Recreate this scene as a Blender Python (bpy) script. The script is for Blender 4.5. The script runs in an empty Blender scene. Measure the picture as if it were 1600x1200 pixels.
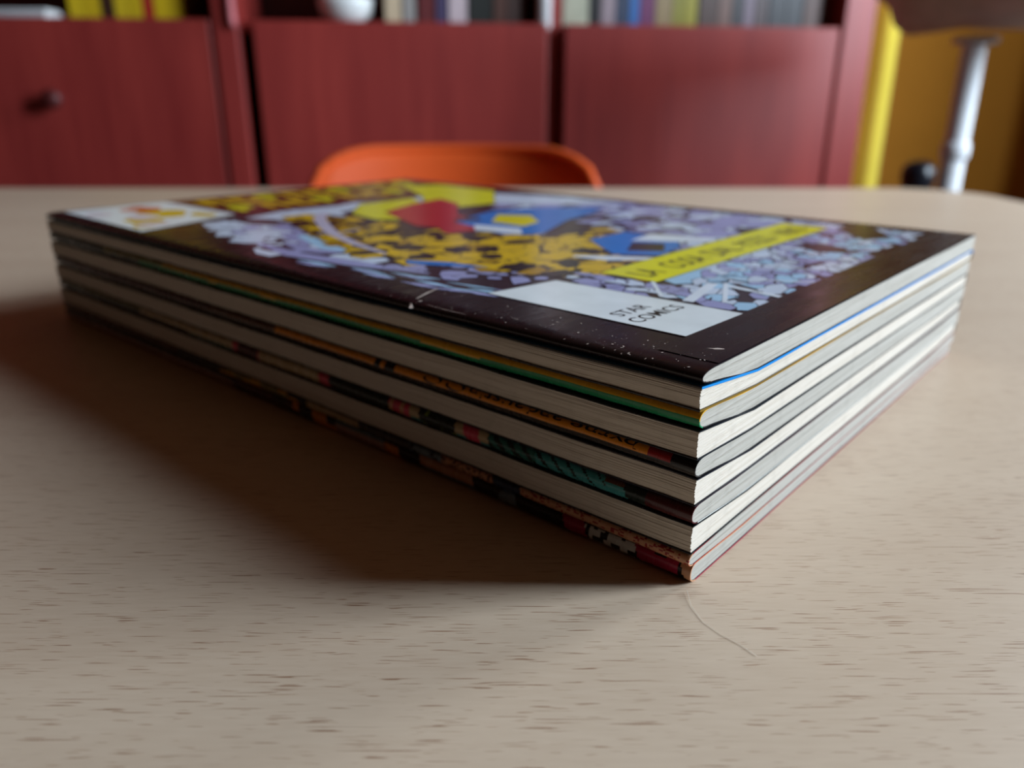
import bpy, bmesh, math, random
from mathutils import Vector, Matrix
R = math.radians
SC = bpy.context.scene
COL = SC.collection

# ------------------------------------------------------------------ camera
cam_d = bpy.data.cameras.new('camera'); cam = bpy.data.objects.new('camera', cam_d); COL.objects.link(cam)
cam.location = (-0.0285968, -0.1106537, 0.0774644)
cam.rotation_euler = (math.pi/2 - 0.352379, 0, 0)
cam_d.sensor_width = 36.0; cam_d.lens = 1220/1600*36.0
cam_d.clip_start = 0.005; cam_d.clip_end = 50
cam_d.dof.use_dof = True; cam_d.dof.focus_distance = 0.125; cam_d.dof.aperture_fstop = 13.0
SC.camera = cam
# ------------------------------------------------------------------ world and light
W = bpy.data.worlds.new('world'); SC.world = W; W.use_nodes = True
W.node_tree.nodes['Background'].inputs[0].default_value = (0.75, 0.86, 1.0, 1)
W.node_tree.nodes['Background'].inputs[1].default_value = 0.6
def area(name, loc, size, size_y, energy, color, rot):
    l = bpy.data.lights.new(name, 'AREA'); l.shape = 'RECTANGLE'; l.size = size; l.size_y = size_y
    l.energy = energy; l.color = color
    o = bpy.data.objects.new(name, l); COL.objects.link(o); o.location = loc; o.rotation_euler = rot
    return o
# daylight at the two windows in the right-hand wall
area('window_daylight', (1.70, 0.16, 0.80), 1.10, 0.50, 78.0, (0.72, 0.86, 1.0), (0, R(90), 0))
area('far_window_daylight', (1.70, 1.20, 0.75), 1.10, 0.56, 34.0, (0.78, 0.89, 1.0), (0, R(90), 0))
SC.view_settings.view_transform = 'Standard'; SC.view_settings.look = 'None'
SC.view_settings.gamma = 1.0; SC.view_settings.use_curve_mapping = False
SC.view_settings.exposure = 0.0

# ------------------------------------------------------------------ helpers
def lin(c):
    return tuple(((v/255)/12.92 if v/255 <= 0.04045 else ((v/255+0.055)/1.055)**2.4) for v in c)
class N:
    """small node-tree builder"""
    def __init__(s, name):
        s.m = bpy.data.materials.new(name); s.m.use_nodes = True; s.t = s.m.node_tree
        s.b = s.t.nodes['Principled BSDF']
    def node(s, typ, **kw):
        n = s.t.nodes.new(typ)
        for k, v in kw.items():
            if k.startswith('i_'):
                n.inputs[int(k[2:])].default_value = v
            else: setattr(n, k, v)
        return n
    def link(s, a, b): s.t.links.new(a, b)
    def set(s, **kw):
        for k, v in kw.items():
            key = {'base':'Base Color','rough':'Roughness','metal':'Metallic','spec':'Specular IOR Level','coat':'Coat Weight','coatr':'Coat Roughness','sheen':'Sheen Weight','trans':'Transmission Weight','sss':'Subsurface Weight'}[k]
            if k == 'base': v = (*v, 1)
            s.b.inputs[key].default_value = v
        return s
    def coords(s, kind='Object', scale=(1,1,1), rot=(0,0,0), loc=(0,0,0)):
        tc = s.node('ShaderNodeTexCoord'); mp = s.node('ShaderNodeMapping')
        mp.inputs['Scale'].default_value = scale; mp.inputs['Rotation'].default_value = rot; mp.inputs['Location'].default_value = loc
        s.link(tc.outputs[kind], mp.inputs['Vector']); return mp.outputs['Vector']
    def noise(s, vec, scale, detail=3, rough=0.5):
        n = s.node('ShaderNodeTexNoise'); n.inputs['Scale'].default_value = scale
        n.inputs['Detail'].default_value = detail; n.inputs['Roughness'].default_value = rough
        s.link(vec, n.inputs['Vector']); return n.outputs['Fac']
    def ramp(s, fac, stops):
        r = s.node('ShaderNodeValToRGB'); e = r.color_ramp.elements
        while len(e) < len(stops): e.new(0.5)
        for el, (p, c) in zip(e, stops): el.position = p; el.color = (*c, 1)
        s.link(fac, r.inputs[0]); return r.outputs['Color']
    def mix(s, fac, a, b):
        m = s.node('ShaderNodeMix', data_type='RGBA')
        for v, i in ((fac, 0), (a, 6), (b, 7)):
            if hasattr(v, 'is_linked'): s.link(v, m.inputs[i])
            else: m.inputs[i].default_value = v if i == 0 else (*v, 1)
        return m.outputs[2]
    def bump(s, h, strength=0.3, dist=0.001):
        b = s.node('ShaderNodeBump'); b.inputs['Strength'].default_value = strength; b.inputs['Distance'].default_value = dist
        s.link(h, b.inputs['Height']); s.link(b.outputs[0], s.b.inputs['Normal'])
    def base(s, sock): s.link(sock, s.b.inputs['Base Color']); return s

def plain(name, rgb, rough=0.5, var=0.12, scale=30, **kw):
    m = N(name); c = lin(rgb); m.set(rough=rough, **kw)
    f = m.noise(m.coords(), scale)
    m.base(m.ramp(f, [(0.3, tuple(v*(1-var) for v in c)), (0.7, tuple(min(1, v*(1+var)) for v in c))]))
    return m.m

def mesh_obj(name, verts, faces, mat, parent=None, smooth=False, mats=None, idx=None):
    me = bpy.data.meshes.new(name); me.from_pydata([tuple(v) for v in verts], [], faces); me.update()
    for m in (mats or [mat]): me.materials.append(m)
    if idx: me.polygons.foreach_set('material_index', idx)
    if smooth: me.polygons.foreach_set('use_smooth', [True]*len(me.polygons))
    o = bpy.data.objects.new(name, me); COL.objects.link(o)
    if parent: o.parent = parent
    return o
def bm_obj(name, bm, mat, parent=None, smooth=False):
    me = bpy.data.meshes.new(name); bm.normal_update(); bm.to_mesh(me); bm.free(); me.materials.append(mat)
    if smooth: me.polygons.foreach_set('use_smooth', [True]*len(me.polygons))
    o = bpy.data.objects.new(name, me); COL.objects.link(o)
    if parent: o.parent = parent
    return o
def empty(name, loc=(0,0,0), rz=0, parent=None):
    o = bpy.data.objects.new(name, None); COL.objects.link(o); o.location = loc; o.rotation_euler = (0, 0, rz)
    o.empty_display_size = 0.02
    if parent: o.parent = parent
    return o
def tag(o, label, cat, group=None):
    o['label'] = label; o['category'] = cat
    if group: o['group'] = group
    return o
def structure(o): o['kind'] = 'structure'; return o
def add_box(bm, x0, x1, y0, y1, z0, z1, bev=0.0, seg=2):
    vs = [bm.verts.new(p) for p in ((x0,y0,z0),(x1,y0,z0),(x1,y1,z0),(x0,y1,z0),(x0,y0,z1),(x1,y0,z1),(x1,y1,z1),(x0,y1,z1))]
    fs = [bm.faces.new([vs[i] for i in f]) for f in ((3,2,1,0),(4,5,6,7),(0,1,5,4),(1,2,6,5),(2,3,7,6),(3,0,4,7))]
    if bev:
        es = list({e for f in fs for e in f.edges})
        bmesh.ops.bevel(bm, geom=es, offset=bev, segments=seg, affect='EDGES', profile=0.5)
def box(name, x0, x1, y0, y1, z0, z1, mat, parent=None, bev=0.0, seg=2):
    bm = bmesh.new(); add_box(bm, x0, x1, y0, y1, z0, z1, bev, seg); return bm_obj(name, bm, mat, parent, False)
def lathe(name, prof, mat, parent=None, n=32):
    vs = []; fs = []
    for r, z in prof:
        for i in range(n): vs.append((r*math.cos(2*math.pi*i/n), r*math.sin(2*math.pi*i/n), z))
    for k in range(len(prof)-1):
        for i in range(n): fs.append((k*n+i, k*n+(i+1) % n, (k+1)*n+(i+1) % n, (k+1)*n+i))
    fs.append(tuple(reversed(range(n)))); fs.append(tuple(range((len(prof)-1)*n, len(prof)*n)))
    return mesh_obj(name, vs, fs, mat, parent, True)
def tube(name, pts, rad, mat, parent=None, n=10, closed=False):
    pts = [Vector(p) for p in pts]; vs = []; fs = []; m = len(pts)
    rads = rad if isinstance(rad, (list, tuple)) else [rad]*m
    prev = None
    for i, p in enumerate(pts):
        a = pts[(i-1) % m] if (closed or i > 0) else p; b = pts[(i+1) % m] if (closed or i < m-1) else p
        d = (b-a).normalized()
        if prev is None: prev = d.orthogonal().normalized()
        prev = (prev - d*prev.dot(d)).normalized(); s = d.cross(prev)
        for k in range(n):
            t = 2*math.pi*k/n; vs.append(p + rads[i]*(math.cos(t)*prev + math.sin(t)*s))
    for i in range(m if closed else m-1):
        j = (i+1) % m
        for k in range(n): fs.append((i*n+k, i*n+(k+1) % n, j*n+(k+1) % n, j*n+k))
    if not closed: fs.append(tuple(reversed(range(n)))); fs.append(tuple(range((m-1)*n, m*n)))
    return mesh_obj(name, vs, fs, mat, parent, True)
def wob(x, seed, f=1.0):
    return (math.sin(x*f*1.7+seed*3.1)+0.6*math.sin(x*f*3.9+seed*1.3)+0.35*math.sin(x*f*9.1+seed*7.7))/1.95

# ------------------------------------------------------------------ materials
def mat_beech():
    m = N('beech_laminate'); m.set(rough=0.36, spec=0.45)
    v = m.coords(scale=(1, 1, 1))
    big = m.noise(m.coords(scale=(2.2, 14, 1)), 3.0, 3)
    basec = m.ramp(big, [(0.25, lin((194, 170, 146))), (0.75, lin((206, 184, 160)))])
    fine = m.noise(m.coords(scale=(55, 420, 1)), 3.0, 2)
    basec = m.mix(0.16, basec, m.ramp(fine, [(0.3, lin((182, 157, 132))), (0.7, lin((214, 194, 171)))]))
    # short dark pore dashes that follow the grain
    def dashes(sx, sy, lo, hi):
        n = m.noise(m.coords(scale=(sx, sy, 1)), 1.0, 0.5)
        return m.ramp(n, [(lo, (0, 0, 0)), (hi, (1, 1, 1))])
    d1 = dashes(140, 4000, 0.695, 0.735)
    basec = m.mix(d1, basec, lin((146, 112, 88)))
    d2 = dashes(240, 4600, 0.71, 0.76)
    basec = m.mix(d2, basec, lin((162, 130, 105)))
    m.base(basec); m.bump(fine, 0.04, 0.0003); return m.m
BEECH = mat_beech()
def mat_pages(name, rgb, dark):
    m = N(name); m.set(rough=0.85, spec=0.15)
    st = m.noise(m.coords(scale=(25, 25, 6500)), 1.0, 2)
    bl = m.noise(m.coords(), 260, 3)
    c = m.ramp(st, [(0.36, lin(dark)), (0.56, lin(rgb))])
    c = m.mix(m.ramp(bl, [(0.55, (0, 0, 0)), (0.8, (0.3, 0.3, 0.3))]), c, lin(tuple(v*0.86 for v in dark)))
    m.base(c); m.bump(st, 0.5, 0.00012); return m.m
PAGES_W = mat_pages('paper_edges_white', (215, 205, 192), (200, 188, 172))
PAGES_G = mat_pages('paper_edges_grey', (184, 178, 168), (164, 157, 145))
def mat_print(name, rgb, rough=0.24, var=0.06):
    m = N(name); c = lin(rgb); m.set(rough=rough, spec=0.5)
    f = m.noise(m.coords(), 120, 3)
    m.base(m.ramp(f, [(0.3, tuple(v*(1-var) for v in c)), (0.7, tuple(min(1, v*(1+var)) for v in c))]))
    return m.m
def mat_cover(name, rgb, specks=True, attr=False, matte=False):
    """glossy printed cover stock with scuffs; colour from the print attribute when attr"""
    m = N(name); m.set(rough=0.26, spec=0.5)
    if attr:
        a = m.node('ShaderNodeAttribute', attribute_name='print'); c = a.outputs['Color']
    else:
        n = m.noise(m.coords(), 60, 3); k = lin(rgb)
        c = m.ramp(n, [(0.3, tuple(v*0.85 for v in k)), (0.7, tuple(v*1.15 for v in k))])
    if specks:
        s = m.noise(m.coords(scale=(1, 1, 1)), 1500, 3, 0.6)
        zone = m.noise(m.coords(scale=(1, 0.5, 1), loc=(3, 1, 0)), 38, 2)
        f = m.ramp(s, [(0.66, (0, 0, 0)), (0.74, (1, 1, 1))]); z = m.ramp(zone, [(0.5, (0, 0, 0)), (0.68, (0.75, 0.75, 0.75))])
        mu = m.node('ShaderNodeMix', data_type='RGBA', blend_type='MULTIPLY'); mu.inputs[0].default_value = 1
        m.link(f, mu.inputs[6]); m.link(z, mu.inputs[7])
        c = m.mix(mu.outputs[2], c, lin((170, 165, 165)))
    r = m.noise(m.coords(scale=(1, 6, 1)), 45, 4)
    rr = m.ramp(r, [(0.35, (0.2, 0.2, 0.2)), (0.7, (0.36, 0.36, 0.36))]); 
    if matte: m.set(rough=0.9, spec=0.08)
    else: m.link(rr, m.b.inputs['Roughness'])
    m.base(c); m.bump(m.noise(m.coords(), 90, 2), 0.08, 0.0006); return m.m

# ------------------------------------------------------------------ room shell (table top is z = 0, floor 0.74 below)
FL = -0.74; CE = 1.86
m_floor = N('terracotta_floor'); m_floor.set(rough=0.45)
m_floor.base(m_floor.ramp(m_floor.noise(m_floor.coords(), 6, 4), [(0.3, lin((60, 38, 26))), (0.7, lin((76, 50, 35)))])); m_floor = m_floor.m
def mat_wall(name, rgb):
    m = N(name); m.set(rough=0.9, spec=0.1); c = lin(rgb); f = m.noise(m.coords(), 3, 4)
    m.base(m.ramp(f, [(0.3, tuple(v*0.93 for v in c)), (0.7, tuple(v*1.05 for v in c))]))
    m.bump(m.noise(m.coords(), 120, 3), 0.15, 0.002); return m.m
M_OCHRE = mat_wall('ochre_paint', (176, 118, 40)); M_CREAM = mat_wall('brown_paint', (82, 45, 24)); M_CEIL = mat_wall('ceiling_paint', (86, 56, 34))
M_WHITE = plain('white_lacquer', (232, 234, 236), 0.55, 0.03)
XL, XR, YF, YB = -3.2, 1.75, -3.6, 2.15
structure(box('floor', XL-0.1, XR+0.1, YF-0.1, YB+0.1, FL-0.06, FL, m_floor))
structure(box('ceiling', XL-0.1, XR+0.1, YF-0.1, YB+0.1, CE, CE+0.06, M_CEIL))
structure(box('wall_back', XL, XR, YB, YB+0.1, FL, CE, M_OCHRE))
structure(box('wall_front', XL, XR, YF-0.1, YF, FL, CE, M_CREAM))
structure(box('wall_left', XL-0.1, XL, YF-0.1, YB+0.1, FL, CE, M_CREAM))
WIN = ((0.90, 1.50, 0.18, 1.32), (-0.12, 0.44, 0.22, 1.38))   # y0,y1,z0,z1 of the two openings
bm = bmesh.new()
(ya, yb, za, zb), (yc, yd, zc, zd) = WIN
for y0, y1, z0, z1 in ((YF-0.1, yc, FL, CE), (yc, yd, FL, zc), (yc, yd, zd, CE), (yd, ya, FL, CE), (ya, yb, FL, za), (ya, yb, zb, CE), (yb, YB+0.1, FL, CE)):
    add_box(bm, XR, XR+0.1, y0, y1, z0, z1)
structure(bm_obj('wall_right', bm, M_OCHRE))
m_glass = N('window_glass'); m_glass.set(rough=0.02)
tr = m_glass.node('ShaderNodeBsdfTransparent'); gl = m_glass.node('ShaderNodeBsdfGlossy'); gl.inputs['Roughness'].default_value = 0.02
mx = m_glass.node('ShaderNodeMixShader'); mx.inputs[0].default_value = 0.06
m_glass.link(tr.outputs[0], mx.inputs[1]); m_glass.link(gl.outputs[0], mx.inputs[2])
m_glass.link(mx.outputs[0], m_glass.t.nodes['Material Output'].inputs['Surface']); m_glass = m_glass.m
for k, (y0, y1, z0, z1) in enumerate(WIN):
    w = structure(empty('window_%d' % (k+1), (XR+0.05, (y0+y1)/2, z0)))
    h = z1-z0; d = (y1-y0)/2; fr = bmesh.new(); t = 0.045
    for a in ((-d, -d+t, 0, h), (d-t, d, 0, h), (-d+t, d-t, 0, t), (-d+t, d-t, h-t, h), (-t/2, t/2, t, h-t)):
        add_box(fr, -0.025, 0.025, a[0], a[1], a[2], a[3])
    bm_obj('window_frame', fr, M_WHITE, w)
    for s in (-1, 1):
        y = s*(d/2)
        box('pane', -0.003, 0.003, y-d/2+t*0.75, y+d/2-t*0.75, t, h-t, m_glass, w)
for nm, a in (('baseboard_back', (XL, XR, YB-0.012, YB)), ('baseboard_left', (XL, XL+0.012, YF, YB))):
    structure(box(nm, *a, FL, FL+0.07, M_WHITE))

# ------------------------------------------------------------------ table
tb = tag(empty('dining_table', (-0.45, 0.14, FL)), 'beech laminate table with rounded corners carrying the stack of comics', 'table')
def rounded_rect(x0, x1, y0, y1, r, n=12):
    out = []
    for cx, cy, a0 in ((x1-r, y1-r, 0), (x0+r, y1-r, 90), (x0+r, y0+r, 180), (x1-r, y0+r, 270)):
        for i in range(n+1):
            t = R(a0+90*i/n); out.append((cx+r*math.cos(t), cy+r*math.sin(t)))
    return out
def slab(name, loops, mat, parent):   # loops: list of (outline, z) from bottom to top
    vs = []; fs = []; n = len(loops[0][0])
    for o, z in loops: vs += [(x, y, z) for x, y in o]
    for k in range(len(loops)-1):
        for i in range(n): fs.append((k*n+i, k*n+(i+1) % n, (k+1)*n+(i+1) % n, (k+1)*n+i))
    fs.append(tuple(reversed(range(n)))); fs.append(tuple(range((len(loops)-1)*n, len(loops)*n)))
    return mesh_obj(name, vs, fs, mat, parent)
TX0, TX1, TY0, TY1 = -0.80, 0.825, -0.44, 0.478     # in the table's frame (origin -0.45, 0.14)
rr = lambda d: rounded_rect(TX0+d, TX1-d, TY0+d, TY1-d, 0.07-d)
H = -FL
slab('table_top', [(rr(0.003), H-0.026), (rr(0), H-0.023), (rr(0), H-0.003), (rr(0.0009), H-0.0009), (rr(0.003), H)], BEECH, tb)
M_STEEL = plain('grey_metal', (120, 120, 122), 0.35, 0.05, metal=0.8)
for sx in (TX0+0.09, TX1-0.09):
    for sy in (TY0+0.09, TY1-0.09):
        lg = lathe('leg', [(0.022, 0), (0.026, 0.004), (0.026, H-0.07), (0.034, H-0.045), (0.034, H-0.026)], M_STEEL, tb, 20); lg.location = (sx, sy, 0)
box('apron', TX0+0.09, TX1-0.09, TY0+0.08, TY0+0.1, H-0.085, H-0.026, M_STEEL, tb); box('apron', TX0+0.09, TX1-0.09, TY1-0.1, TY1-0.08, H-0.085, H-0.026, M_STEEL, tb)

# ------------------------------------------------------------------ comics
mm = 0.001
TH = 0.7217868; RZ = math.pi/2 - TH           # local x = away from the spine side (b), local y = along the long side (a)
LEN, WID = 260.0, 170.0
# leaf-stack heights of the ten comics (top one first) along the spine side, inside and along the opposite side
T_NEAR = [2.4, 4.2, 3.3, 5.0, 3.5, 5.0, 3.7, 5.4, 2.5, 3.7]
T_BODY = [4.6, 3.2, 4.2, 3.8, 4.2, 3.9, 4.4, 4.1, 3.2, 3.1]
T_FAR = [4.6, 3.0, 4.6, 3.2, 4.6, 3.2, 4.7, 3.4, 3.6, 3.8]
def sstep(x): x = min(1.0, max(0.0, x)); return x*x*(3-2*x)
def zbound(k, b):
    """height (mm) of the upper surface of comic k at distance b from the spine-side face; k = 10 is the table"""
    z = 0.0; f0 = sstep(b/20); f1 = sstep((b-138)/32)
    for i in range(k, 10): z += (T_NEAR[i]*(1-f0)+T_BODY[i]*f0)*(1-f1) + T_FAR[i]*f1
    return z*(1-0.012*b/170)
def zmap(i, b, f): # f = 0 underside .. 1 upper side of comic i
    lo, hi = zbound(i+1, b), zbound(i, b); return lo + 0.01 + (hi-lo-0.02)*f
DB = [0, 0.1, 0.3, 0.4, 0.3, 1.2, 0.6, 1.3, 1.0, 2.0]
SPINE_LEFT = [1, 0, 1, 0, 1, 0, 1, 0, 1, 1]
rnd = random.Random(4)

C_ = {k: lin(v) for k, v in dict(dark=(34, 24, 28), black=(16, 15, 18), green=(38, 128, 84), yellow=(214, 160, 42), orange=(222, 138, 36), char=(58, 54, 52),
      teal=(62, 140, 140), dgreen=(26, 38, 34), pink=(206, 70, 92), maroon=(74, 28, 30), beige=(186, 164, 126), olive=(132, 122, 66), skin=(200, 146, 110),
      magenta=(160, 30, 62), greyblue=(104, 126, 142), white=(205, 205, 198), dblue=(36, 52, 78), lime=(132, 160, 60), brown=(92, 58, 40), blue=(22, 128, 200), red=(150, 34, 36), pinkgrey=(168, 136, 128)).items()}
def hsh(*a):
    x = math.sin(sum(v*k for v, k in zip(a, (12.9898, 78.233, 37.719))))*43758.5453
    return x-math.floor(x)
def spans(a, table, default):
    for a0, a1, c in table:
        if a0 <= a < a1: return C_[c]
    return C_[default]
def paint3(a, q):
    e = 0.45+0.04*wob(a, 3, 0.05)
    if a > 215: return C_['dgreen'] if q < 0.75 else C_['black']
    if q < e: return C_['yellow'] if a < 175 else C_['olive']
    if q < 0.80+0.02*wob(a, 5, 0.3): return C_['green'] if a < 190 else C_['dgreen']
    return C_['black']
def paint5(a, q):
    e = 0.50+0.03*wob(a, 8, 0.06)
    if q < e:
        if a < 9: return C_['red'] if hsh(int(a/1.5), 3) > 0.45 else C_['black']
        if 72 < a < 79 and hsh(int(a/1.6), 1) > 0.3: return C_['black']
        if a < 118: return C_['orange']
        if a < 150: return C_['brown']
        return C_['maroon']
    return C_['char'] if q < 0.9 else C_['black']
def paint7(a, q):
    x = a + 2.2*q
    if a > 195: return C_['olive'] if q < 0.4 else C_['dgreen']
    if q > 0.9: return C_['white'] if hsh(int(a*2), 9) > 0.7 else C_['black']
    if x < 6: return C_['maroon']
    if x < 14: return C_['maroon'] if hsh(int(a/3), 4) > .4 else C_['dgreen']
    if x < 18: return C_['brown'] if q < 0.35 else C_['teal']
    if x < 46:
        st = (a*0.9 + q*7.5) % 3.1
        return C_['dgreen'] if st < 0.35+0.045*max(0, x-18) else (C_['teal'] if x < 34 else lin((44, 104, 96)))
    if 48.5 < x < 53 - 1.2*q: return C_['pink']
    if 55 < x < 66:
        return C_['lime'] if hsh(int(a/0.8), int(q*5), 2) > 0.86 else C_['dgreen']
    if 69 < x < 76: return C_['pink'] if (a % 3.4) < 2.2 else C_['skin']
    if 76 < x < 98: return C_['dgreen']
    if 98 < x < 102: return C_['pink']
    if 102 < x < 128: return C_['beige'] if q > 0.25 or hsh(int(a), 6) > 0.4 else C_['dgreen']
    if 128 < x < 141: return C_['pink'] if hsh(int(a/2.5), 2) > 0.5 else C_['maroon']
    if x < 165: return C_['beige'] if q < 0.55 else C_['teal']
    return C_['beige'] if q < 0.5 else C_['dgreen']
def paint9(a, q):
    x = a + 2.5*q
    if x < 38:
        return C_['skin'] if hsh(int(a*2), int(q*14), 1) > 0.22 else C_['red']
    if x < 45: return C_['dblue'] if q > 0.3 else C_['black']
    if x < 60: return C_['skin'] if hsh(int(a*2), int(q*12), 2) > 0.3 else C_['brown']
    if x < 70: return C_['greyblue'] if hsh(int(a/1.3), int(q*4)) > .4 else C_['black']
    if x < 88: return C_['char'] if q < .6 else C_['black']
    if x < 108: return C_['beige'] if q < 0.6 else C_['lime']
    k = hsh(int((a+4*q)/4.2), int(q*2.2), 7)
    if x < 150: return C_['yellow'] if k > 0.66 else (C_['black'] if k > 0.3 else C_['olive'])
    if x < 175: return C_['dgreen'] if k > .4 else C_['black']
    return C_['brown'] if q < .5 else C_['char']
def paint10(a, q):
    x = a + 3*q
    if x < 3: return C_['skin']
    if x < 12: return C_['magenta'] if hsh(int(a/2.4), int(q*3)) > 0.2 else C_['black']
    if x < 23: return C_['white'] if 0.25 < q and hsh(int(a*1.3), int(q*6)) > 0.25 else C_['black']
    if x < 28: return C_['magenta']
    if x < 40: return C_['black'] if q < 0.75 else C_['char']
    if x < 52: return C_['greyblue'] if hsh(int((a-3*q)/3.2), 3) > 0.35 else C_['black']
    if x < 68: return C_['skin'] if q < 0.55 else C_['greyblue']
    if x < 75: return C_['black']
    if x < 80: return C_['orange'] if q > .3 else C_['black']
    if x < 98: return C_['pinkgrey'] if q > 0.35 else C_['greyblue']
    k = hsh(int((a+5*q)/6), int(q*2), 5)
    if x < 116: return C_['orange'] if k > 0.6 else C_['black']
    if x < 145: return C_['maroon'] if k > 0.45 else C_['black']
    return C_['pinkgrey'] if q > 0.45 else C_['char']
def paint2(a, q): return C_['blue'] if q < 0.5 else lin((120, 92, 34))
PAINT = {0: None, 1: paint2, 2: paint3, 4: paint5, 6: paint7, 8: paint9, 9: paint10}
BASEC = {1: (22, 128, 200), 3: (30, 34, 40), 5: (34, 34, 44), 7: (26, 28, 32)}

def profile(nose, n=16):
    """U-shaped section from the top fore edge round the spine to the bottom fore edge: (b, height fraction, q, nose cos, nose sin)"""
    out = []
    flat = (WID, 160, 150, 142, WID*0.72, WID*0.4, 40, 20, 15, 11, 8, nose+1.2)
    for b in flat: out.append((b, 1.0, 0.0, 0, 1))
    for i in range(n+1):
        al = math.pi/2 + math.pi*i/n; s = math.sin(al); c = math.cos(al); sg = 1 if s > 0 else -1
        out.append((nose+nose*c, 0.5+0.5*sg*abs(s)**0.85, i/n, c, sg*abs(s)**0.85))
    for b in flat[::-1]: out.append((b, 0.0, 1.0, 0, -1))
    return out

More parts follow.
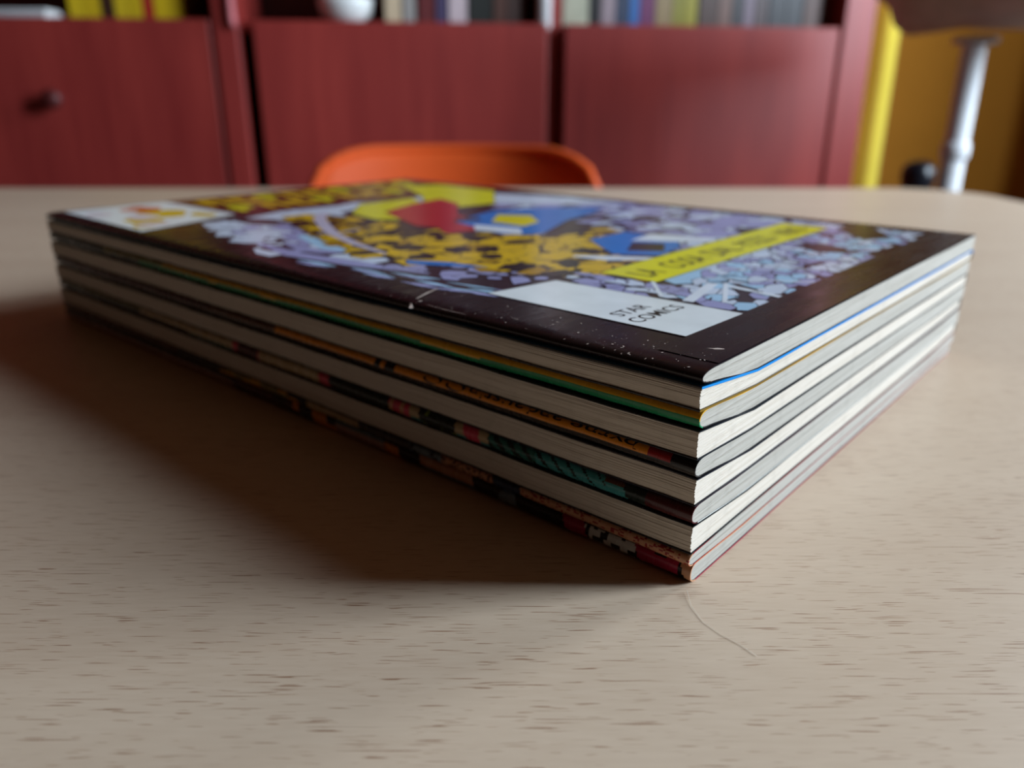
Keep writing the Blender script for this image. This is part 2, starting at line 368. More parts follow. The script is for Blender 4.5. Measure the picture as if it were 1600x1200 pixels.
COMIC_LABEL = [
 'dark-covered comic with white publisher box and yellow strip, topmost of the stack',
 'comic with a bright blue cover edge, directly under the topmost dark one',
 'comic with yellow and green folded spine, third from the top of the stack',
 'comic showing lined page edges, between the green spine and the lettered orange spine',
 'comic with orange spine carrying black upside-down lettering, middle of the stack',
 'comic showing page edges, between the lettered orange spine and the teal pink spine',
 'comic with teal, black and pink spine art, under the middle of the stack',
 'comic showing page edges, right below the teal and pink spine',
 'thin comic with skin-tone dotted spine, second from the bottom of the stack',
 'comic with magenta and grey spine art, lying on the table at the stack bottom']
comics = [None]*10
for i in range(9, -1, -1):
    nose = 4.2 if i == 0 else (2.8 if SPINE_LEFT[i] else 2.0)
    if i in (8, 9): nose = 2.0
    zb0 = zbound(i+1, 0 if SPINE_LEFT[i] else WID)
    left = SPINE_LEFT[i]
    # root frame: origin under the near corner
    root = empty('comic_book')
    root.location = Vector((math.sin(TH)*DB[i]*mm, math.cos(TH)*DB[i]*mm, zb0*mm)); root.rotation_euler = (0, 0, RZ + DB[i]/260.0)
    tag(root, COMIC_LABEL[i], 'comic book', 'comics lying in the stack'); comics[i] = root
    def place(b, a, f, dz=0.0):      # section coords (b from the spine) -> root frame (metres)
        x = b if left else WID-b; z = zmap(i, min(WID, max(0, x)), f) + dz - zb0
        return (x*mm, (a if left else LEN-a)*mm, z*mm)
    # ---- cover: a folded sheet
    ct = 0.22 if i != 1 else 0.40; ov = 0.08 if left else 0.2
    NA = 650 if (PAINT.get(i) and i > 1) else 120
    po = [(b, f, q, 0.0, 0.0) for b, f, q, c, s_ in profile(nose)]; pi_ = [(b, f, q, -ct*c, -ct*s_) for b, f, q, c, s_ in profile(nose)]
    ring = po + pi_[::-1]; n = len(ring); vs = []; fs = []; cols = []
    for k in range(NA+1):
        a = LEN*k/NA
        for j, (b, z, q, ob, oz) in enumerate(ring):
            w = 0.0
            if b < 12: w = 0.22*wob(a, i, 0.045)*(1-b/12) + 0.05*wob(a, i+5, 0.3)*(1-b/12)
            if b > WID-1: w = 0.20*wob(a, i+2, 0.06)
            e = 0.10*wob(b, i, 0.07) if k in (0, NA) else 0
            vs.append(place(b+w+ob, (a-ov if k == 0 else a+ov if k == NA else a)+e, z, oz))
    for k in range(NA):
        a = LEN*(k+0.5)/NA
        if not left: a = LEN-a
        for j in range(n):
            j2 = (j+1) % n
            f = (k*n+j, k*n+j2, (k+1)*n+j2, (k+1)*n+j)
            fs.append(f if left else f)
            if PAINT.get(i):
                q = 0.5*(ring[j][2]+ring[j2][2]); cols.append(PAINT[i](a, q) if j < len(po)-1 else C_['char'])
    L = len(po)
    for src, flip in ((0, False), (NA*n, True)):
        base = len(vs); vs += vs[src:src+n]         # cut edges keep their own vertices
        for j in range(L-1):
            f = (base+j, base+n-1-j, base+n-2-j, base+j+1)
            fs.append(f[::-1] if flip else f)
            if PAINT.get(i): cols.append(PAINT[i](0.0 if not flip else LEN, ring[j][2]))
    if PAINT.get(i):
        cm = mat_cover('comic_cover_print', (0, 0, 0), True, True); ce = mat_cover('comic_cover_cut_edge', (0, 0, 0), True, True, True)
    else:
        cc = (27, 19, 23) if i == 0 else BASEC[i]; cm = mat_cover('comic_cover', cc, True); ce = mat_cover('comic_cover_cut_edge', cc, True, False, True)
    cv = mesh_obj('cover', vs, fs, cm, root, True, [cm, ce]); nside = NA*n
    cv.data.polygons.foreach_set('material_index', [0 if k < nside else 1 for k in range(len(fs))])
    cv.data.polygons.foreach_set('use_smooth', [k < nside for k in range(len(fs))])
    bmt = bmesh.new(); bmt.from_mesh(cv.data); bmesh.ops.recalc_face_normals(bmt, faces=bmt.faces); bmt.to_mesh(cv.data); bmt.free()
    if PAINT.get(i):
        at = cv.data.color_attributes.new('print', 'FLOAT_COLOR', 'CORNER'); flat = []
        for p in cv.data.polygons: flat += [*cols[p.index], 1.0]*p.loop_total
        at.data.foreach_set('color', flat)
    # ---- page block: nested leaves, each layer a little proud or short
    NL = 20 if i < 8 else 15; NS = 48; vs = []; fs = []
    for l in range(NL):
        fa = l/NL; fb = (l+1)/NL; fm = (fa+fb)/2; u = 2*fm-1
        b0 = nose - (nose-ct)*max(0.0, 1-abs(u)**2.3)**0.5
        jb = rnd.uniform(-0.07, 0.03) + 0.30*(1-u*u); ja = rnd.uniform(-0.10, 0.03); ja2 = rnd.uniform(-0.10, 0.03)
        dza = ct*(1-2*fa); dzb = ct*(1-2*fb)
        st = len(vs); bq = (0, 20, 60, 120, 150)
        for k in range(NS+1):
            a = LEN*k/NS
            aa = a - ja if k == 0 else (a + ja2 if k == NS else a)
            b1 = WID-0.25+jb + 0.20*wob(a, i+2, 0.06) + 0.03*wob(a, l*1.7+i, 0.25)
            bs = [b0+0.2*wob(a, i, 0.045), 5, 9, 14, 20, 60, 120, 140, 150, 160, b1]
            for b in bs: vs.append(place(b, aa, fa, dza))
            for b in bs[::-1]: vs.append(place(b, aa, fb, dzb))
        m_ = 22
        for k in range(NS):
            for j in range(m_): fs.append((st+k*m_+j, st+k*m_+(j+1) % m_, st+(k+1)*m_+(j+1) % m_, st+(k+1)*m_+j))
        for base in (st, st+NS*m_):
            for j in range(10): fs.append((base+j, base+j+1, base+m_-2-j, base+m_-1-j))
    pb = mesh_obj('page_block', vs, fs, PAGES_G if left else PAGES_W, root)
    bmt = bmesh.new(); bmt.from_mesh(pb.data); bmesh.ops.recalc_face_normals(bmt, faces=bmt.faces); bmt.to_mesh(pb.data); bmt.free()

# ---- print on the topmost cover (abstract art patches, boxes, strip, lettering); units: b, a in mm
top = comics[0]; cover0 = [c for c in top.children if c.name.startswith('cover')][0]; ZR0 = zbound(1, 0)
def zsurf(b):     # height of the cover surface in the comic's frame
    nose = 4.2
    if b >= nose: return zmap(0, b, 1.0)-ZR0
    c = (b-nose)/nose; return zmap(0, max(0, b), 0.5+0.5*max(0.0, 1-c*c)**0.425)-ZR0
def cpt(b, a): return (b-4*(1-b/180), a-3*(1-a/260))
PC = [0]
class Print:
    def __init__(s, name, rgb, lv, rough=0.24): s.name, s.m, s.lv, s.v, s.f = name, mat_print('ink_'+name, rgb, rough), lv, [], []
    def poly(s, pts, raw=False):
        if not raw: pts = [cpt(*p) for p in pts]
        PC[0] += 1; zz = 0.02+0.00006*PC[0]
        st = len(s.v); s.v += [(b*mm, a*mm, (zsurf(b)+zz)*mm) for b, a in pts]
        ar = sum(pts[k][0]*pts[(k+1) % len(pts)][1]-pts[(k+1) % len(pts)][0]*pts[k][1] for k in range(len(pts)))
        ix = list(range(st, st+len(pts))); s.f.append(tuple(ix if ar > 0 else ix[::-1]))
    def band(s, pts, w):
        """flat stroke of width w (number or list) along pts"""
        ws = w if isinstance(w, (list, tuple)) else [w]*len(pts); Lp, Rp = [], []
        for k, p in enumerate(pts):
            a = pts[max(0, k-1)]; b = pts[min(len(pts)-1, k+1)]; d = Vector((b[0]-a[0], b[1]-a[1])).normalized(); nn = Vector((-d.y, d.x))*ws[k]/2
            Lp.append((p[0]+nn.x, p[1]+nn.y)); Rp.append((p[0]-nn.x, p[1]-nn.y))
        for k in range(len(pts)-1): s.poly([Lp[k], Rp[k], Rp[k+1], Lp[k+1]])
    def blob(s, b, a, rb, ra, n=14, jit=0.18, rot=0.0, rg=None):
        g = rg or rnd; pts = []
        for k in range(n):
            t = 2*math.pi*k/n; r = 1+g.uniform(-jit, jit); x, y = rb*r*math.cos(t), ra*r*math.sin(t)
            pts.append((b+x*math.cos(rot)-y*math.sin(rot), a+x*math.sin(rot)+y*math.cos(rot)))
        s.poly(pts)
        return pts
    def lined(s, pts, w=0.45):
        """patch with a dark drawn outline"""
        cb = sum(p[0] for p in pts)/len(pts); ca = sum(p[1] for p in pts)/len(pts); out = []
        for b, a in pts:
            d = math.hypot(b-cb, a-ca) or 1; out.append((b+(b-cb)/d*w, a+(a-ca)/d*w))
        ink.poly(out); s.poly(pts)
    def stone(s, b, a, rb, ra, n, jit, rot, rg):
        pts = []
        for k in range(n):
            t = 2*math.pi*k/n+rg.uniform(-.25, .25); r = 1+rg.uniform(-jit, jit); x, y = rb*r*math.cos(t), ra*r*math.sin(t)
            pts.append((b+x*math.cos(rot)-y*math.sin(rot), a+x*math.sin(rot)+y*math.cos(rot)))
        s.lined(pts, 0.32)
    def done(s, parent):
        o = mesh_obj(s.name, s.v, s.f, s.m, parent)
        if len(s.f) > 1: o['kind'] = 'stuff'
        return o
def inside(p, poly):
    x, y = p; r = False
    for k in range(len(poly)):
        (x1, y1), (x2, y2) = poly[k], poly[k-1]
        if (y1 > y) != (y2 > y) and x < (x2-x1)*(y-y1)/(y2-y1)+x1: r = not r
    return r
g = random.Random(11)
def rocks(layers, region, size, asp=1.5, fill=0.9, rot0=0.0):
    """tumbled angular stones over a region given as (b, a) points; layers picked at random"""
    bs = [p[0] for p in region]; as_ = [p[1] for p in region]
    b = min(bs)
    while b < max(bs):
        a = min(as_)
        while a < max(as_):
            p = (b+g.uniform(-.3, .3)*size, a+g.uniform(-.3, .3)*size)
            if inside(p, region) and g.random() < fill:
                s = size*g.uniform(0.38, 0.66)
                g.choice(layers).stone(p[0], p[1], s*g.uniform(0.8, asp), s, g.choice((5, 6, 7)), 0.28, rot0+g.uniform(-0.7, 0.7), g)
            a += size*1.02
        b += size*1.02
lilac = Print('print_lilac', (150, 150, 190), 2); pale = Print('print_pale', (196, 206, 222), 3); pale2 = Print('print_pale_blue', (160, 196, 222), 4)
ink = Print('print_ink_lines', (26, 20, 30), 5); ylw = Print('print_yellow', (212, 170, 26), 6); ylw2 = Print('print_ochre', (170, 128, 26), 6.6)
flat_y = Print('print_flat_yellow', (214, 204, 20), 7); red = Print('print_red', (176, 28, 38), 8); blue = Print('print_blue', (22, 112, 190), 8.5)
marn = Print('print_maroon', (78, 26, 26), 1); white = Print('publisher_box', (222, 226, 226), 10); shade = Print('print_dark_ground', (44, 30, 40), 1.5)
# title zone and its block strokes
marn.poly([(46, 203), (166, 196), (168, 259), (46, 259)])
shade.poly([(18, 40), (40, 13), (163, 13), (167, 196), (26, 203), (14, 150)])
for b0 in range(0, 9):
    b = 52+b0*12.2
    for row, (a0, hgt) in enumerate(((212, 17), (233, 20))):
        sk = 2.5; wd = 9.4
        flat = ylw if (b0+row) % 3 else flat_y
        for (x0, x1, y0, y1) in ([(0, .34, 0, 1), (.34, 1, .74, 1), (.34, .9, .38, .6)] if (b0+row) % 3 == 0 else [(0, .32, 0, 1), (.68, 1, 0, 1), (.32, .68, .7, 1)] if (b0+row) % 3 == 1 else [(.0, 1, .72, 1), (.0, 1, 0, .26), (.0, .36, .26, .72), (.7, 1, .26, .5)]):
            flat.poly([(b+x0*wd+sk*y0, a0+hgt*y0), (b+x1*wd+sk*y0, a0+hgt*y0), (b+x1*wd+sk*y1, a0+hgt*y1), (b+x0*wd+sk*y1, a0+hgt*y1)])
# pale tumbled debris
rocks([lilac, lilac, pale], [(62, 13), (160, 13), (164, 60), (160, 120), (152, 190), (128, 190), (120, 150), (110, 110), (100, 75), (62, 40)], 6.4, 1.8, 0.95, 0.5)
rocks([pale, lilac], [(118, 60), (160, 60), (162, 150), (140, 188), (132, 120)], 10, 1.6, 0.8)
rocks([pale, pale, lilac], [(22, 186), (14, 128), (26, 98), (44, 128), (58, 168), (100, 196), (52, 202)], 9, 1.8, 0.95, 1.2)
pale.poly([(30, 190), (22, 160), (26, 128), (40, 142), (50, 172), (92, 192), (120, 196), (60, 201)])
pale.poly([(100, 196), (118, 170), (124, 186), (126, 197)]); pale.poly([(128, 160), (160, 120), (164, 150), (150, 190)])
rocks([ink], [(24, 190), (18, 130), (40, 140), (60, 180), (60, 200)], 11, 2.2, 0.4, 1.2); rocks([pale, lilac], [(24, 186), (20, 130), (38, 140), (60, 184)], 5.0, 2.6, 0.5, 1.3)
pale2.poly([(34, 152), (26, 128), (30, 112), (36, 128), (46, 150)]); pale2.poly([(52, 36), (60, 30), (72, 24), (78, 32), (70, 42), (60, 52)])
lilac.band([(20, 150), (17, 128), (20, 106), (24, 84)], [1, 5, 5, 1])
for q in range(30):      # tapering hatch blades along the spine side of the art
    a = 122-q*2.7+g.uniform(-2, 2); b = 13+q*0.28+g.uniform(-2.5, 4); l = g.uniform(7, 15); d = g.uniform(0.5, 2.5)
    (pale2 if q % 2 else lilac).band([(b, a), (b+d*0.5, a-l*0.5), (b+d, a-l)], [0.2, g.uniform(0.9, 2.0), 0.2])
rocks([lilac, pale, pale2], [(40, 14), (160, 14), (162, 36), (100, 40), (62, 36), (40, 34)], 4.4, 1.9, 0.95, 0.6)
rocks([pale2, pale], [(42, 14), (84, 14), (84, 26), (42, 30)], 5.0, 2.4, 0.6, 0.4)
rocks([lilac], [(24, 100), (20, 80), (30, 62), (44, 56), (40, 70), (34, 92)], 4.5, 2.0, 0.8, 1.3)
# yellow stone swirl
swirl = [(54, 190), (44, 168), (36, 146), (29, 118), (33, 92), (38, 72), (44, 57), (52, 42), (62, 50), (74, 56), (86, 92), (72, 110), (64, 135), (70, 160), (66, 182)]
shade2 = Print('print_swirl_ground', (40, 30, 24), 5.5)
shade2.poly(swirl)
rocks([ylw, ylw, ylw2], swirl, 5.2, 1.7, 0.97, 0.2); rocks([ylw], swirl, 8.5, 1.9, 0.55, 0.3)
rocks([ink], swirl, 6.5, 1.9, 0.28, 0.4)
rocks([ylw, ylw2], [(86, 92), (74, 56), (84, 60), (104, 78), (106, 96)], 4.5, 1.8, 0.9)
# pale curved bands over the swirl
lil2 = Print('print_pale_bands', (186, 178, 196), 7.5)
lil2.band([(68, 186), (59, 176), (50, 160), (43, 146), (37, 128), (33, 110)], [3.5, 4, 4, 3.4, 2.6, 1.0])
lil2.band([(40, 150), (47, 147), (54, 148)], 1.4)
# flat colour patches
flat_y.lined([(92, 196), (74, 178), (70, 160), (80, 148), (98, 160), (112, 184), (118, 196)])
flat_y.lined([(108, 178), (112, 162), (128, 160), (160, 190), (162, 226), (146, 234), (124, 196)])
red.lined([(84, 172), (70, 140), (74, 128), (92, 132), (96, 148), (118, 170), (124, 186), (106, 182)]); red.lined([(72, 132), (66, 122), (80, 118), (92, 124), (88, 134)])
blue.lined([(84, 136), (92, 140), (112, 146), (130, 138), (146, 122), (132, 116), (112, 112), (84, 100), (76, 108), (80, 122)])
blue.lined([(72, 66), (86, 84), (104, 84), (104, 66), (92, 58), (78, 56)]); blue.lined([(28, 96), (38, 78), (36, 90), (31, 100)])
w2 = Print('print_white_patches', (214, 220, 228), 9)
w2.poly([(76, 120), (84, 128), (88, 112), (80, 104)]); w2.poly([(64, 72), (70, 64), (76, 54), (72, 54), (64, 62), (62, 72)]); w2.poly([(92, 74), (106, 76), (112, 58), (104, 56)])
y2 = Print('print_yellow_accents', (220, 200, 24), 9.2); y2.poly([(92, 128), (106, 138), (112, 128), (102, 116), (92, 114)])
k2 = Print('print_black_accents', (22, 18, 26), 9.4); k2.poly([(78, 66), (90, 72), (94, 64), (84, 58)]); k2.poly([(84, 138), (90, 142), (96, 138), (92, 132)]); k2.poly([(126, 96), (134, 100), (138, 92), (130, 88)])
rocks([k2], [(100, 14), (156, 16), (158, 60), (110, 56)], 13, 2.2, 0.35, 0.9)
rocks([lilac, lilac, pale], [(38, 62), (38, 14), (50, 36), (50, 58)], 4.2, 2.0, 0.9, 1.2)
# beams near the near end of the art
for pts, w in (([(40, 26), (58, 30)], 2.4), ([(44, 20), (60, 28)], 1.0), ([(58, 27), (56, 13.5)], 1.8), ([(62, 34), (74, 13.5)], 0.8), ([(70, 40), (92, 13.5)], 0.8), ([(40, 32), (62, 50)], 0.9)): w2.band(pts, w)
for q in range(26):
    b = g.uniform(42, 150); a = g.uniform(15, 55); t = g.uniform(0, 3.1); l = g.uniform(3, 9); ink.band([(b, a), (b+l*math.cos(t), a+l*math.sin(t))], [0.7, 0.2])
border = Print('print_border', (27, 19, 23), 9.7); border.m = cover0.data.materials[0]; border.poly([(9, 3.0), (168, 3.0), (168, 13.8), (9, 13.8)]); border.poly([(161, 13.0), (168.5, 13.0), (168.5, 196), (166, 196)])
edge = Print('print_box_outline', (24, 20, 22), 9.8, 0.3)
edge.poly([(18.0, 13.7), (38.9, 13.2), (37.9, 57.9), (18.5, 60.9)]); edge.poly([(50.7, 39.7), (152.3, 40.1), (153.3, 55.9), (50.7, 55.3)])
# white publisher box, printed figure left out; upper corner box with loose colour spots
white.poly([(18.3, 14), (38.6, 13.5), (37.6, 57.5), (18.8, 60.5)])
cbox = Print('corner_box', (222, 226, 226), 10); cbox.poly([(7.5, 193), (9, 257), (46, 258), (46, 206)])
spots_y = Print('print_box_yellow_spots', (206, 172, 22), 11); spots_r = Print('print_box_red_spots', (200, 88, 44), 11.4); spots_p = Print('print_box_pale_spots', (214, 200, 206), 11.2)
for b, a, rb, ra in ((30, 226, 8, 11), (18, 214, 5, 9), (38, 214, 4, 7), (12, 202, 3, 4)): spots_y.blob(b, a, rb, ra, 14, 0.2)
spots_r.blob(30, 243, 6, 8, 12, 0.25); spots_p.blob(22, 224, 5, 8); spots_p.blob(16, 205, 5, 5); spots_p.blob(14, 240, 4, 6)
strip = Print('print_yellow_strip', (224, 214, 14), 11); strip.poly([(51, 40), (152, 40.4), (153, 55.6), (51, 55)])
wear = Print('print_crease_wear', (190, 172, 160), 12, 0.7)
wear.band([(15, 71.5), (11, 70.2), (7, 68.6), (4.2, 68), (3.0, 66.5)], [0.2, 0.5, 0.35, 0.5, 0.9]); wear.blob(5.6, 66.6, 0.35, 0.5, 9, 0.4)
wear.band([(4.9, 64), (4.7, 58), (4.8, 53)], [0.05, 0.14, 0.05])
wear.blob(15.5, 6.6, 0.35, 1.3, 9, 0.4, 0.6)
for q in range(170):
    b = abs(g.gauss(0, 7))+4.5; a = abs(g.gauss(0, 55))+3; k = g.random()**2
    if 14 < b < 39 and 11 < a < 62: continue
    wear.blob(b, a, 0.04+0.11*k, 0.05+0.2*k, 6, 0.45, g.uniform(0, 3))
for pr in (marn, shade, lilac, pale, pale2, ink, shade2, ylw, ylw2, lil2, flat_y, red, blue, w2, y2, k2, border, edge, white, cbox, spots_y, spots_r, spots_p, strip, wear): pr.done(cover0)

def text_mesh(txt):
    cu = bpy.data.curves.new('lettering', 'FONT'); cu.body = txt; cu.resolution_u = 4; cu.offset = 0.006; cu.fill_mode = 'FRONT' if hasattr(cu, 'fill_mode') else cu.fill_mode
    o = bpy.data.objects.new('lettering', cu); COL.objects.link(o)
    dg = bpy.context.evaluated_depsgraph_get(); dg.update(); me = bpy.data.meshes.new_from_object(o.evaluated_get(dg))
    bpy.data.objects.remove(o); vs = [v.co.copy() for v in me.vertices]; fs = [tuple(p.vertices) for p in me.polygons]
    bpy.data.meshes.remove(me)
    x0 = min(v.x for v in vs); x1 = max(v.x for v in vs); y0 = min(v.y for v in vs); y1 = max(v.y for v in vs)
    return [((v.x-x0)/(x1-x0), (v.y-y0)/(y1-y0)) for v in vs], fs
INK = mat_print('ink_black_lettering', (20, 18, 22), 0.3)
def lettering(txt, b0, b1, a0, a1, slant=0.0):
    vs, fs = text_mesh(txt)
    pt = [cpt(b0+x*(b1-b0), a0+y*(a1-a0)+slant*x) for x, y in vs]
    mesh_obj('lettering', [(b*mm, a*mm, (zsurf(b)+0.03+0.00006*PC[0])*mm) for b, a in pt], fs, INK, cover0)
lettering('STAR', 21.6, 31.6, 29.2, 32.4, -0.3); lettering('COMICS', 20.2, 35.6, 24.4, 27.6, -0.6)
for w_, b0, b1 in (('LA', 54.5, 61.5), ('COSA', 67, 84), ('DAL', 88, 101.5), ('POZZO', 106.5, 124.5), ('NERO', 131, 146.5)): lettering(w_, b0, b1, 43.6, 50.6)

# ---- black lettering printed round the orange spine of the middle comic, upside down towards the table
c5 = comics[4]; cov5 = [c for c in c5.children if c.name.startswith('cover')][0]; ZR5 = zbound(5, 0)
def on_nose(a, q, lift=0.05):
    nose = 2.8; al = math.pi/2 + math.pi*q; s, c = math.sin(al), math.cos(al); sg = 1 if s > 0 else -1
    b = nose+nose*c; z = zmap(4, max(0, b), 0.5+0.5*sg*abs(s)**0.85) - ZR5 + lift*sg*abs(s)**0.85; b += lift*c
    b += 0.22*wob(a, 4, 0.045)*(1-b/12) + 0.05*wob(a, 9, 0.3)*(1-b/12)
    return (b*mm, a*mm, z*mm)
def spine_text(txt, a0, a1, q0, q1):
    vs, fs = text_mesh(txt)      # reading direction runs to larger a, letter tops point down the spine
    mesh_obj('lettering', [on_nose(a0+x*(a1-a0), q0+y*(q1-q0), 0.06) for x, y in vs], fs, INK, cov5)
spine_text('byrne', 11, 25, 0.14, 0.46); spine_text('and', 27, 35, 0.16, 0.46); spine_text('austin', 36, 50, 0.14, 0.46)
for a0 in (53, 59.5):       # looping pen strokes after the words
    pts = [(a0+3.1*math.cos(t)+0.5*t, 0.31+0.16*math.sin(t)) for t in [k*0.32 for k in range(13)]]
    vs = []; fs = []
    for k, (a, q) in enumerate(pts):
        vs += [on_nose(a-0.28, q-0.02, 0.07), on_nose(a+0.28, q+0.02, 0.07)]
        if k: fs.append((2*k-2, 2*k-1, 2*k+1, 2*k))
    mesh_obj('pen_stroke', vs, fs, INK, cov5)

# ------------------------------------------------------------------ stray fibre on the table by the stack corner
fib = tube('stray_fibre', [(0.0005, -0.0005, 0.0004), (0.0004, -0.0045, 0.00015), (0.0014, -0.0085, 0.0001), (0.0034, -0.0115, 0.0001), (0.0058, -0.0140, 0.0001), (0.0075, -0.0165, 0.00012)], 0.000028, plain('pale_fibre', (225, 218, 205), 0.6), None, 6)
tag(fib, 'fine pale fibre curling on the table from the stack corner', 'fibre')

# ------------------------------------------------------------------ orange shell chair behind the table
M_ORANGE = plain('orange_plastic', (226, 92, 38), 0.38, 0.04, 8)
ch = tag(empty('shell_chair', (-0.105, 0.965, FL+0.0), R(-3)), 'orange moulded plastic shell chair tucked behind the table', 'chair')
def shell(u, v):
    """u -1..1 across, v 0..1 from seat front edge up to the top of the back"""
    key = [(0, -0.40, 0.445), (0.12, -0.36, 0.455), (0.30, -0.22, 0.44), (0.45, -0.08, 0.425), (0.54, -0.025, 0.45), (0.64, 0.0, 0.52), (0.80, 0.03, 0.63), (1, 0.055, 0.750)]
    for k in range(len(key)-1):
        if key[k][0] <= v <= key[k+1][0]:
            t = (v-key[k][0])/(key[k+1][0]-key[k][0]); y = key[k][1]*(1-t)+key[k+1][1]*t; z = key[k][2]*(1-t)+key[k+1][2]*t; break
    back = min(1, max(0, (v-0.42)/0.22)); w = 0.205 - 0.012*back
    au = abs(u); kk = 0.42
    if au > 1-kk:
        dr = 1-math.sqrt(max(0, 1-((au-(1-kk))/kk)**2))
        if v > 0.7: z -= 0.055*dr*(v-0.7)/0.3
        if v < 0.2: y += 0.05*dr*(0.2-v)/0.2
    z += 0.045*(1-back)*u*u; y -= 0.075*back*u*u
    return (w*u, y, z)
NU, NV = 24, 40; vs = []; fs = []
for j in range(NV+1):
    for i in range(NU+1): vs.append(shell(-1+2*i/NU, j/NV))
for j in range(NV):
    for i in range(NU): fs.append((j*(NU+1)+i, j*(NU+1)+i+1, (j+1)*(NU+1)+i+1, (j+1)*(NU+1)+i))
sh = mesh_obj('seat_shell', vs, fs, M_ORANGE, ch, True)
so = sh.modifiers.new('thickness', 'SOLIDIFY'); so.thickness = 0.006; so.offset = 0
outl = [shell(-1, j/NV) for j in range(NV+1)] + [shell(-1+2*i/NU, 1) for i in range(1, NU+1)] + [shell(1, j/NV) for j in range(NV-1, -1, -1)] + [shell(-1+2*i/NU, 0) for i in range(NU-1, 0, -1)]
tube('rolled_rim', outl, 0.0065, M_ORANGE, ch, 8, True)
for sx in (-1, 1):
    tube('leg', [(sx*0.15, -0.28, 0.425), (sx*0.19, -0.34, 0.2), (sx*0.21, -0.37, 0.0)], [0.011, 0.011, 0.009], M_STEEL, ch)
    tube('leg', [(sx*0.15, -0.08, 0.425), (sx*0.19, 0.0, 0.2), (sx*0.21, 0.05, 0.0)], [0.011, 0.011, 0.009], M_STEEL, ch)
tube('leg_frame', [(-0.15, -0.28, 0.424), (0.15, -0.28, 0.424), (0.15, -0.08, 0.424), (-0.15, -0.08, 0.424)], 0.009, M_STEEL, ch, 8, True)

# ------------------------------------------------------------------ red bookcase
def mat_redwood():
    m = N('red_stained_wood'); m.set(rough=0.40, spec=0.4)
    n1 = m.noise(m.coords(scale=(9, 9, 1.2)), 1.6, 4); n2 = m.noise(m.coords(scale=(60, 60, 3)), 1.5, 3)
    c = m.ramp(n1, [(0.3, lin((128, 40, 38))), (0.7, lin((152, 54, 48)))])
    c = m.mix(0.3, c, m.ramp(n2, [(0.3, lin((116, 34, 32))), (0.7, lin((160, 62, 54)))])); m.base(c); return m.m
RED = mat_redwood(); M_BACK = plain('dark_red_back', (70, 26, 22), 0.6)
BR = R(9); bk = tag(empty('bookcase', (0, 1.50, FL), BR), 'tall red-stained wooden bookcase with doors below and open shelves above', 'bookcase')
DZ = 0.207-FL           # height of the door tops above the floor
DEP = 0.34
def part(name, u0, u1, y0, y1, z0_, z1, mat=RED, bev=0.003, parent=None): return box(name, u0, u1, y0, y1, z0_, z1, mat, parent or bk, bev)
TOPZ = 1.95
for u0, u1, y0 in ((-1.215, -1.175, 0.0), (-0.566, -0.524, -0.006), (0.042, 0.071, 0.030), (0.641, 0.707, -0.004)):
    part('upright', u0, u1, y0, DEP, 0, TOPZ)
for u0, u1 in ((-1.172, -0.573), (-0.500, 0.040), (0.073, 0.636)):
    d = part('door', u0, u1, 0.0, 0.02, 0.06, DZ)
for u0, u1 in ((-1.175, -0.566), (-0.524, 0.042), (0.071, 0.641)):
    for z in (0.03, DZ-0.02, DZ+0.36, DZ+0.68, TOPZ-0.03): part('shelf', u0, u1, 0.025, DEP-0.01, z, z+0.02)
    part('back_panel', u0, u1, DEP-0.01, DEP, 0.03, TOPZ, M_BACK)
kn = lathe('knob', [(0.006, 0), (0.006, 0.012), (0.016, 0.02), (0.017, 0.028), (0.010, 0.034)], plain('dark_knob', (84, 28, 27), 0.5), bk, 18); kn.rotation_euler = (R(90), 0, 0); kn.location = (-0.848, 0.0, 0.074-FL)
M_GLARE = plain('glare_strip_metal', (225, 228, 235), 0.16, 0.02, metal=1.0)
for u, y in ((-0.531, -0.006), (0.0365, 0.030)):  # added strips whose white and pink colours stand in for glare on the uprights
    tube('glare_strip', [(u, y-0.006, DZ-0.012), (u, y-0.010, DZ-0.004), (u, y-0.010, TOPZ)], [0.006, 0.013 if u > 0 else 0.006, 0.013 if u > 0 else 0.006], M_WHITE if u > 0 else plain('pink_glare', (206, 120, 124), 0.3), bk, 14)

# books standing on the shelf above the doors
M_PAPER = plain('book_paper', (214, 204, 184), 0.8)
def book(u, w, h, rgb, label, depth=0.17, y=0.05, cat='book', group='books on the red bookcase', tilt=0.0):
    r = empty('book'); e = Vector((math.cos(BR), math.sin(BR), 0)); nn = Vector((-math.sin(BR), math.cos(BR), 0))
    r.location = Vector((0, 1.5, DZ+FL)) + e*u + nn*y; r.rotation_euler = (0, tilt, BR)
    c = plain('book_cloth', rgb, 0.45); b = bmesh.new(); ct = min(0.0025, w*0.12)
    add_box(b, 0, w, 0, ct, 0, h); add_box(b, 0, ct, ct, depth, 0, h); add_box(b, w-ct, w, ct, depth, 0, h); bm_obj('book_cover', b, c, r)
    box('book_pages', ct, w-ct, ct, depth-0.004, 0.003, h-0.003, M_PAPER, r)
    tag(r, label, cat, group); return r
spec = []   # u, width, height, colour, words
u = -0.818
for w, h, c, s in ((0.026, .24, (206, 176, 30), 'yellow book beside the white papers at the end of the row'), (0.026, .24, (200, 168, 26), 'yellow book touching the dark brown one on its papers side'), (0.022, .22, (60, 34, 24), 'dark brown book among the yellow books on the bookcase shelf'),
    (0.024, .24, (208, 178, 34), 'yellow book touching the dark brown one, opposite the papers side'), (0.022, .24, (204, 172, 28), 'yellow book between another yellow one and the red one'), (0.018, .21, (170, 36, 34), 'red book among the yellow books on the bookcase shelf'),
    (0.026, .24, (206, 172, 24), 'yellow book touching the red one on its upright side'), (0.024, .24, (198, 166, 24), 'yellow book standing against the bookcase upright')):
    book(u, w, h, c, s); u += w+0.001
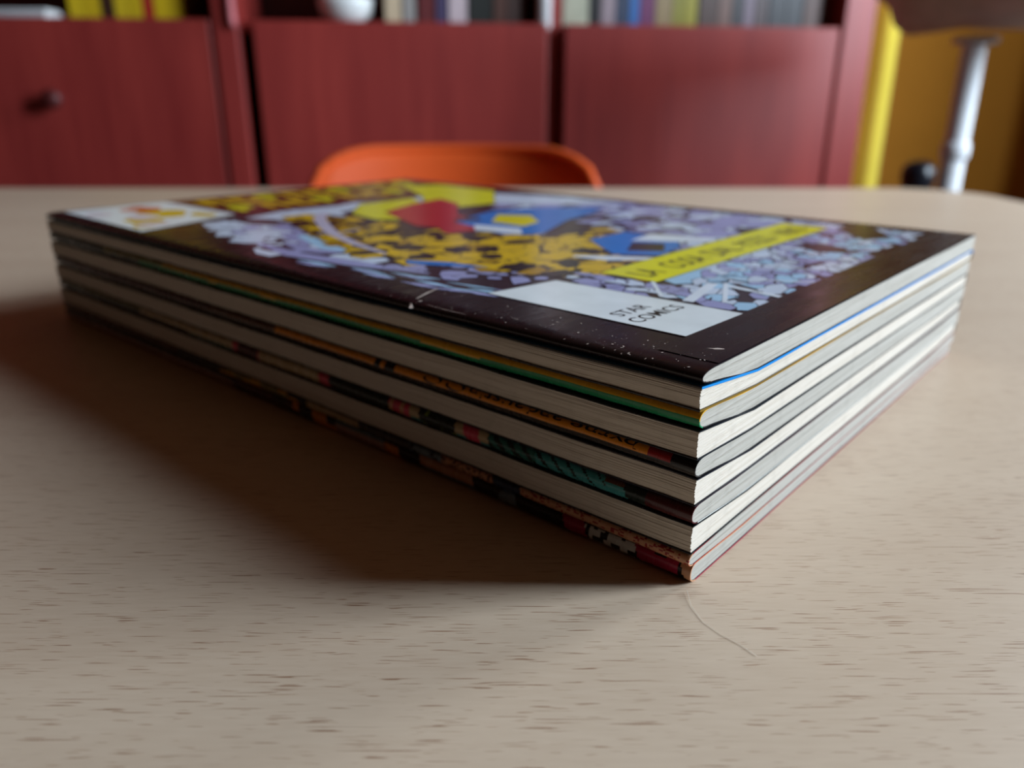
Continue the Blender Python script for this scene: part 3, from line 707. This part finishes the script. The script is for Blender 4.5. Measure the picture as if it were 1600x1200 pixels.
for k, (u, w, h, c, s) in enumerate(((-0.262, .030, .20, (196, 176, 146), 'beige book beside the white bowl on the bookcase shelf'), (-0.228, .022, .19, (150, 146, 142), 'grey book beside the beige one on the bookcase shelf'),
    (-0.200, .030, .23, (96, 34, 36), 'dark red book beside the grey one on the bookcase shelf'), (-0.166, .020, .20, (70, 60, 92), 'dark violet book next to the dark red one on the shelf'), (-0.142, .034, .18, (196, 178, 182), 'pale pinkish book between dark volumes on the shelf'),
    (-0.104, .045, .25, (34, 36, 32), 'thick black-green book left of the brown volumes on the shelf'), (-0.056, .026, .22, (92, 60, 50), 'brown book beside the thick black-green one on the shelf'), (-0.028, .030, .24, (74, 52, 46), 'dark brown book beside the painted glare strip on the shelf'),
    (0.080, .050, .22, (176, 178, 156), 'thick pale grey-green book right of the painted glare strip'), (0.132, .022, .24, (26, 24, 26), 'black book next to the thick pale grey-green book'), (0.156, .028, .19, (150, 134, 140), 'mauve-grey book between black and navy books'),
    (0.186, .026, .23, (48, 60, 84), 'navy book left of the bright blue one on the shelf'), (0.214, .018, .23, (50, 104, 170), 'bright blue book between navy and purple books'), (0.234, .030, .23, (104, 44, 88), 'purple book right of the bright blue one'),
    (0.266, .034, .21, (140, 120, 84), 'tan book between the purple and olive books'), (0.302, .022, .23, (130, 124, 36), 'narrow olive-yellow book right of the tan one'), (0.326, .026, .23, (142, 134, 30), 'olive-yellow book with wider spine left of the brown volumes'),
    (0.356, .040, .25, (66, 44, 36), 'dark brown thick book right of the olive-yellow books'), (0.398, .026, .22, (104, 76, 66), 'light brown book between dark brown and black volumes'), (0.426, .024, .24, (40, 36, 40), 'black-grey book left of the mauve one'),
    (0.452, .020, .22, (112, 96, 108), 'mauve book right of the black-grey one'), (0.474, .028, .24, (62, 44, 44), 'dark umber book left of the thick black ones'), (0.505, .036, .26, (22, 20, 26), 'thick black book beside the dark umber one'),
    (0.543, .034, .26, (24, 22, 28), 'thick black book next to the rust-brown one'), (0.580, .050, .23, (84, 42, 20), 'rust-brown thick book beside the right-hand upright'))):
    book(u, w, h, c, s)
e9 = Vector((math.cos(BR), math.sin(BR), 0)); n9 = Vector((-math.sin(BR), math.cos(BR), 0))
def onshelf(u, y): return Vector((0, 1.5, DZ+FL)) + e9*u + n9*y
bw = empty('bowl', onshelf(-0.335, 0.085)); tag(bw, 'small white ceramic bowl standing on the bookcase shelf', 'bowl')
lathe('bowl_body', [(0.022, 0), (0.030, 0.003), (0.047, 0.016), (0.052, 0.034), (0.053, 0.046), (0.050, 0.046), (0.047, 0.030), (0.030, 0.012), (0.004, 0.010)], plain('white_glaze', (226, 230, 228), 0.2, 0.02), bw)
lathe('bowl_foot', [(0.020, -0.0), (0.024, 0.0005), (0.024, 0.003), (0.02, 0.0035)], M_WHITE, bw)
# loose papers at the shelf's left end
pp = empty('paper_sheaf', onshelf(-0.905, 0.075), BR-R(14)); tag(pp, 'loose white sheaf of papers lying on the bookcase shelf', 'papers')
for k in range(3):
    s = box('sheet', -0.10+0.006*k, 0.075-0.004*k, -0.05, 0.10, 0.005*k, 0.005*k+0.004, M_WHITE, pp, 0.001); s.rotation_euler = (0, 0, R(3*k))

# ------------------------------------------------------------------ right-hand side of the room
def cloth(name, rgb, rough=0.85):
    m = N(name); c = lin(rgb); m.set(rough=rough, spec=0.1, sheen=0.2); f = m.noise(m.coords(scale=(6, 6, 1)), 5, 3)
    m.base(m.ramp(f, [(0.3, tuple(v*0.86 for v in c)), (0.7, tuple(min(1, v*1.1) for v in c))])); return m.m
def curtain(name, x0, x1, y, z0_, z1, folds, depth, mat, label, rz=0.0, gather=0.0):
    r = tag(empty(name, ((x0+x1)/2, y, z0_), rz), label, 'curtain'); w = x1-x0; nx = folds*10; nz = 14; vs = []; fs = []
    for k in range(nz+1):
        t = k/nz
        for i in range(nx+1):
            s = i/nx; x = (s-0.5)*w*(1-gather*math.sin(math.pi*t)**2)
            vs.append((x, depth*math.sin(2*math.pi*folds*s+0.5*math.sin(3*t))*(0.8+0.2*math.sin(5*s)), t*(z1-z0_)))
    for k in range(nz):
        for i in range(nx): fs.append((k*(nx+1)+i, k*(nx+1)+i+1, (k+1)*(nx+1)+i+1, (k+1)*(nx+1)+i))
    c = mesh_obj('curtain_fabric', vs, fs, mat, r, True); so = c.modifiers.new('thickness', 'SOLIDIFY'); so.thickness = 0.003
    tube('curtain_rod', [(-w/2-0.03, 0, z1-z0_+0.012), (w/2+0.03, 0, z1-z0_+0.012)], 0.010, M_STEEL, r)
    return r
curtain('yellow_curtain', 0.775, 0.870, 1.86, FL+0.02, CE-0.14, 1, 0.022, cloth('yellow_fabric', (228, 204, 74)), 'bright yellow curtain hanging beside the bookcase')
curtain('grey_curtain', -0.30, 0.30, 1.0, FL+0.02, CE-0.14, 6, 0.03, cloth('grey_fabric', (178, 172, 172)), 'pale grey curtain gathered beside the window').location = (1.60, 1.72, FL+0.02)
bpy.data.objects['grey_curtain'].rotation_euler = (0, 0, R(70))

st = tag(empty('post_stand', (0.6416, 1.12, FL)), 'white post stand holding up a bundled grey-brown blanket', 'stand')
lathe('base', [(0.11, 0), (0.12, 0.004), (0.12, 0.016), (0.04, 0.026)], M_WHITE, st)
lathe('post', [(0.015, 0.02), (0.016, 0.03), (0.016, 0.885), (0.015, 0.888)], M_WHITE, st)
lathe('collar', [(0.017, 0.728), (0.0195, 0.732), (0.0195, 0.750), (0.017, 0.754)], M_WHITE, st)
lathe('top_plate', [(0.016, 0.888), (0.03, 0.890), (0.03, 0.898), (0.025, 0.899)], M_WHITE, st)
def lump(name, loc, rad, mat, seed, label, cat, squash=0.5, amp=0.18):
    b = bmesh.new(); bmesh.ops.create_icosphere(b, subdivisions=4, radius=1)
    for v in b.verts:
        n_ = v.co.copy(); k = 1+amp*(math.sin(5*n_.x+seed)*math.sin(4*n_.y+2*seed)+0.6*math.sin(9*n_.z+7*n_.x+seed)); v.co = Vector((n_.x*rad[0]*k, n_.y*rad[1]*k, max(n_.z, -squash)*rad[2]*k))
    mz = min(v.co.z for v in b.verts)
    for v in b.verts: v.co.z -= mz
    o = bm_obj(name, b, mat, None, True); o.location = loc; tag(o, label, cat); return o
lump('blanket', (0.70, 1.10, FL+0.8995), (0.22, 0.16, 0.12), cloth('grey_brown_wool', (212, 194, 178)), 1.3, 'bundled grey-brown blanket heaped on the white post stand', 'blanket', 0.72, 0.14)
vz = tag(empty('floor_vase', (0.592, 1.12, FL)), 'tall black floor vase with rounded neck behind the table', 'vase')
M_BLK = plain('black_glaze', (22, 22, 30), 0.3)
lathe('vase_body', [(0.04, 0), (0.055, 0.01), (0.072, 0.15), (0.068, 0.3), (0.04, 0.47), (0.018, 0.60), (0.014, 0.665)], M_BLK, vz)
lathe('vase_neck', [(0.014, 0.665), (0.021, 0.685), (0.0245, 0.703), (0.023, 0.716), (0.015, 0.725), (0.006, 0.727)], M_BLK, vz)
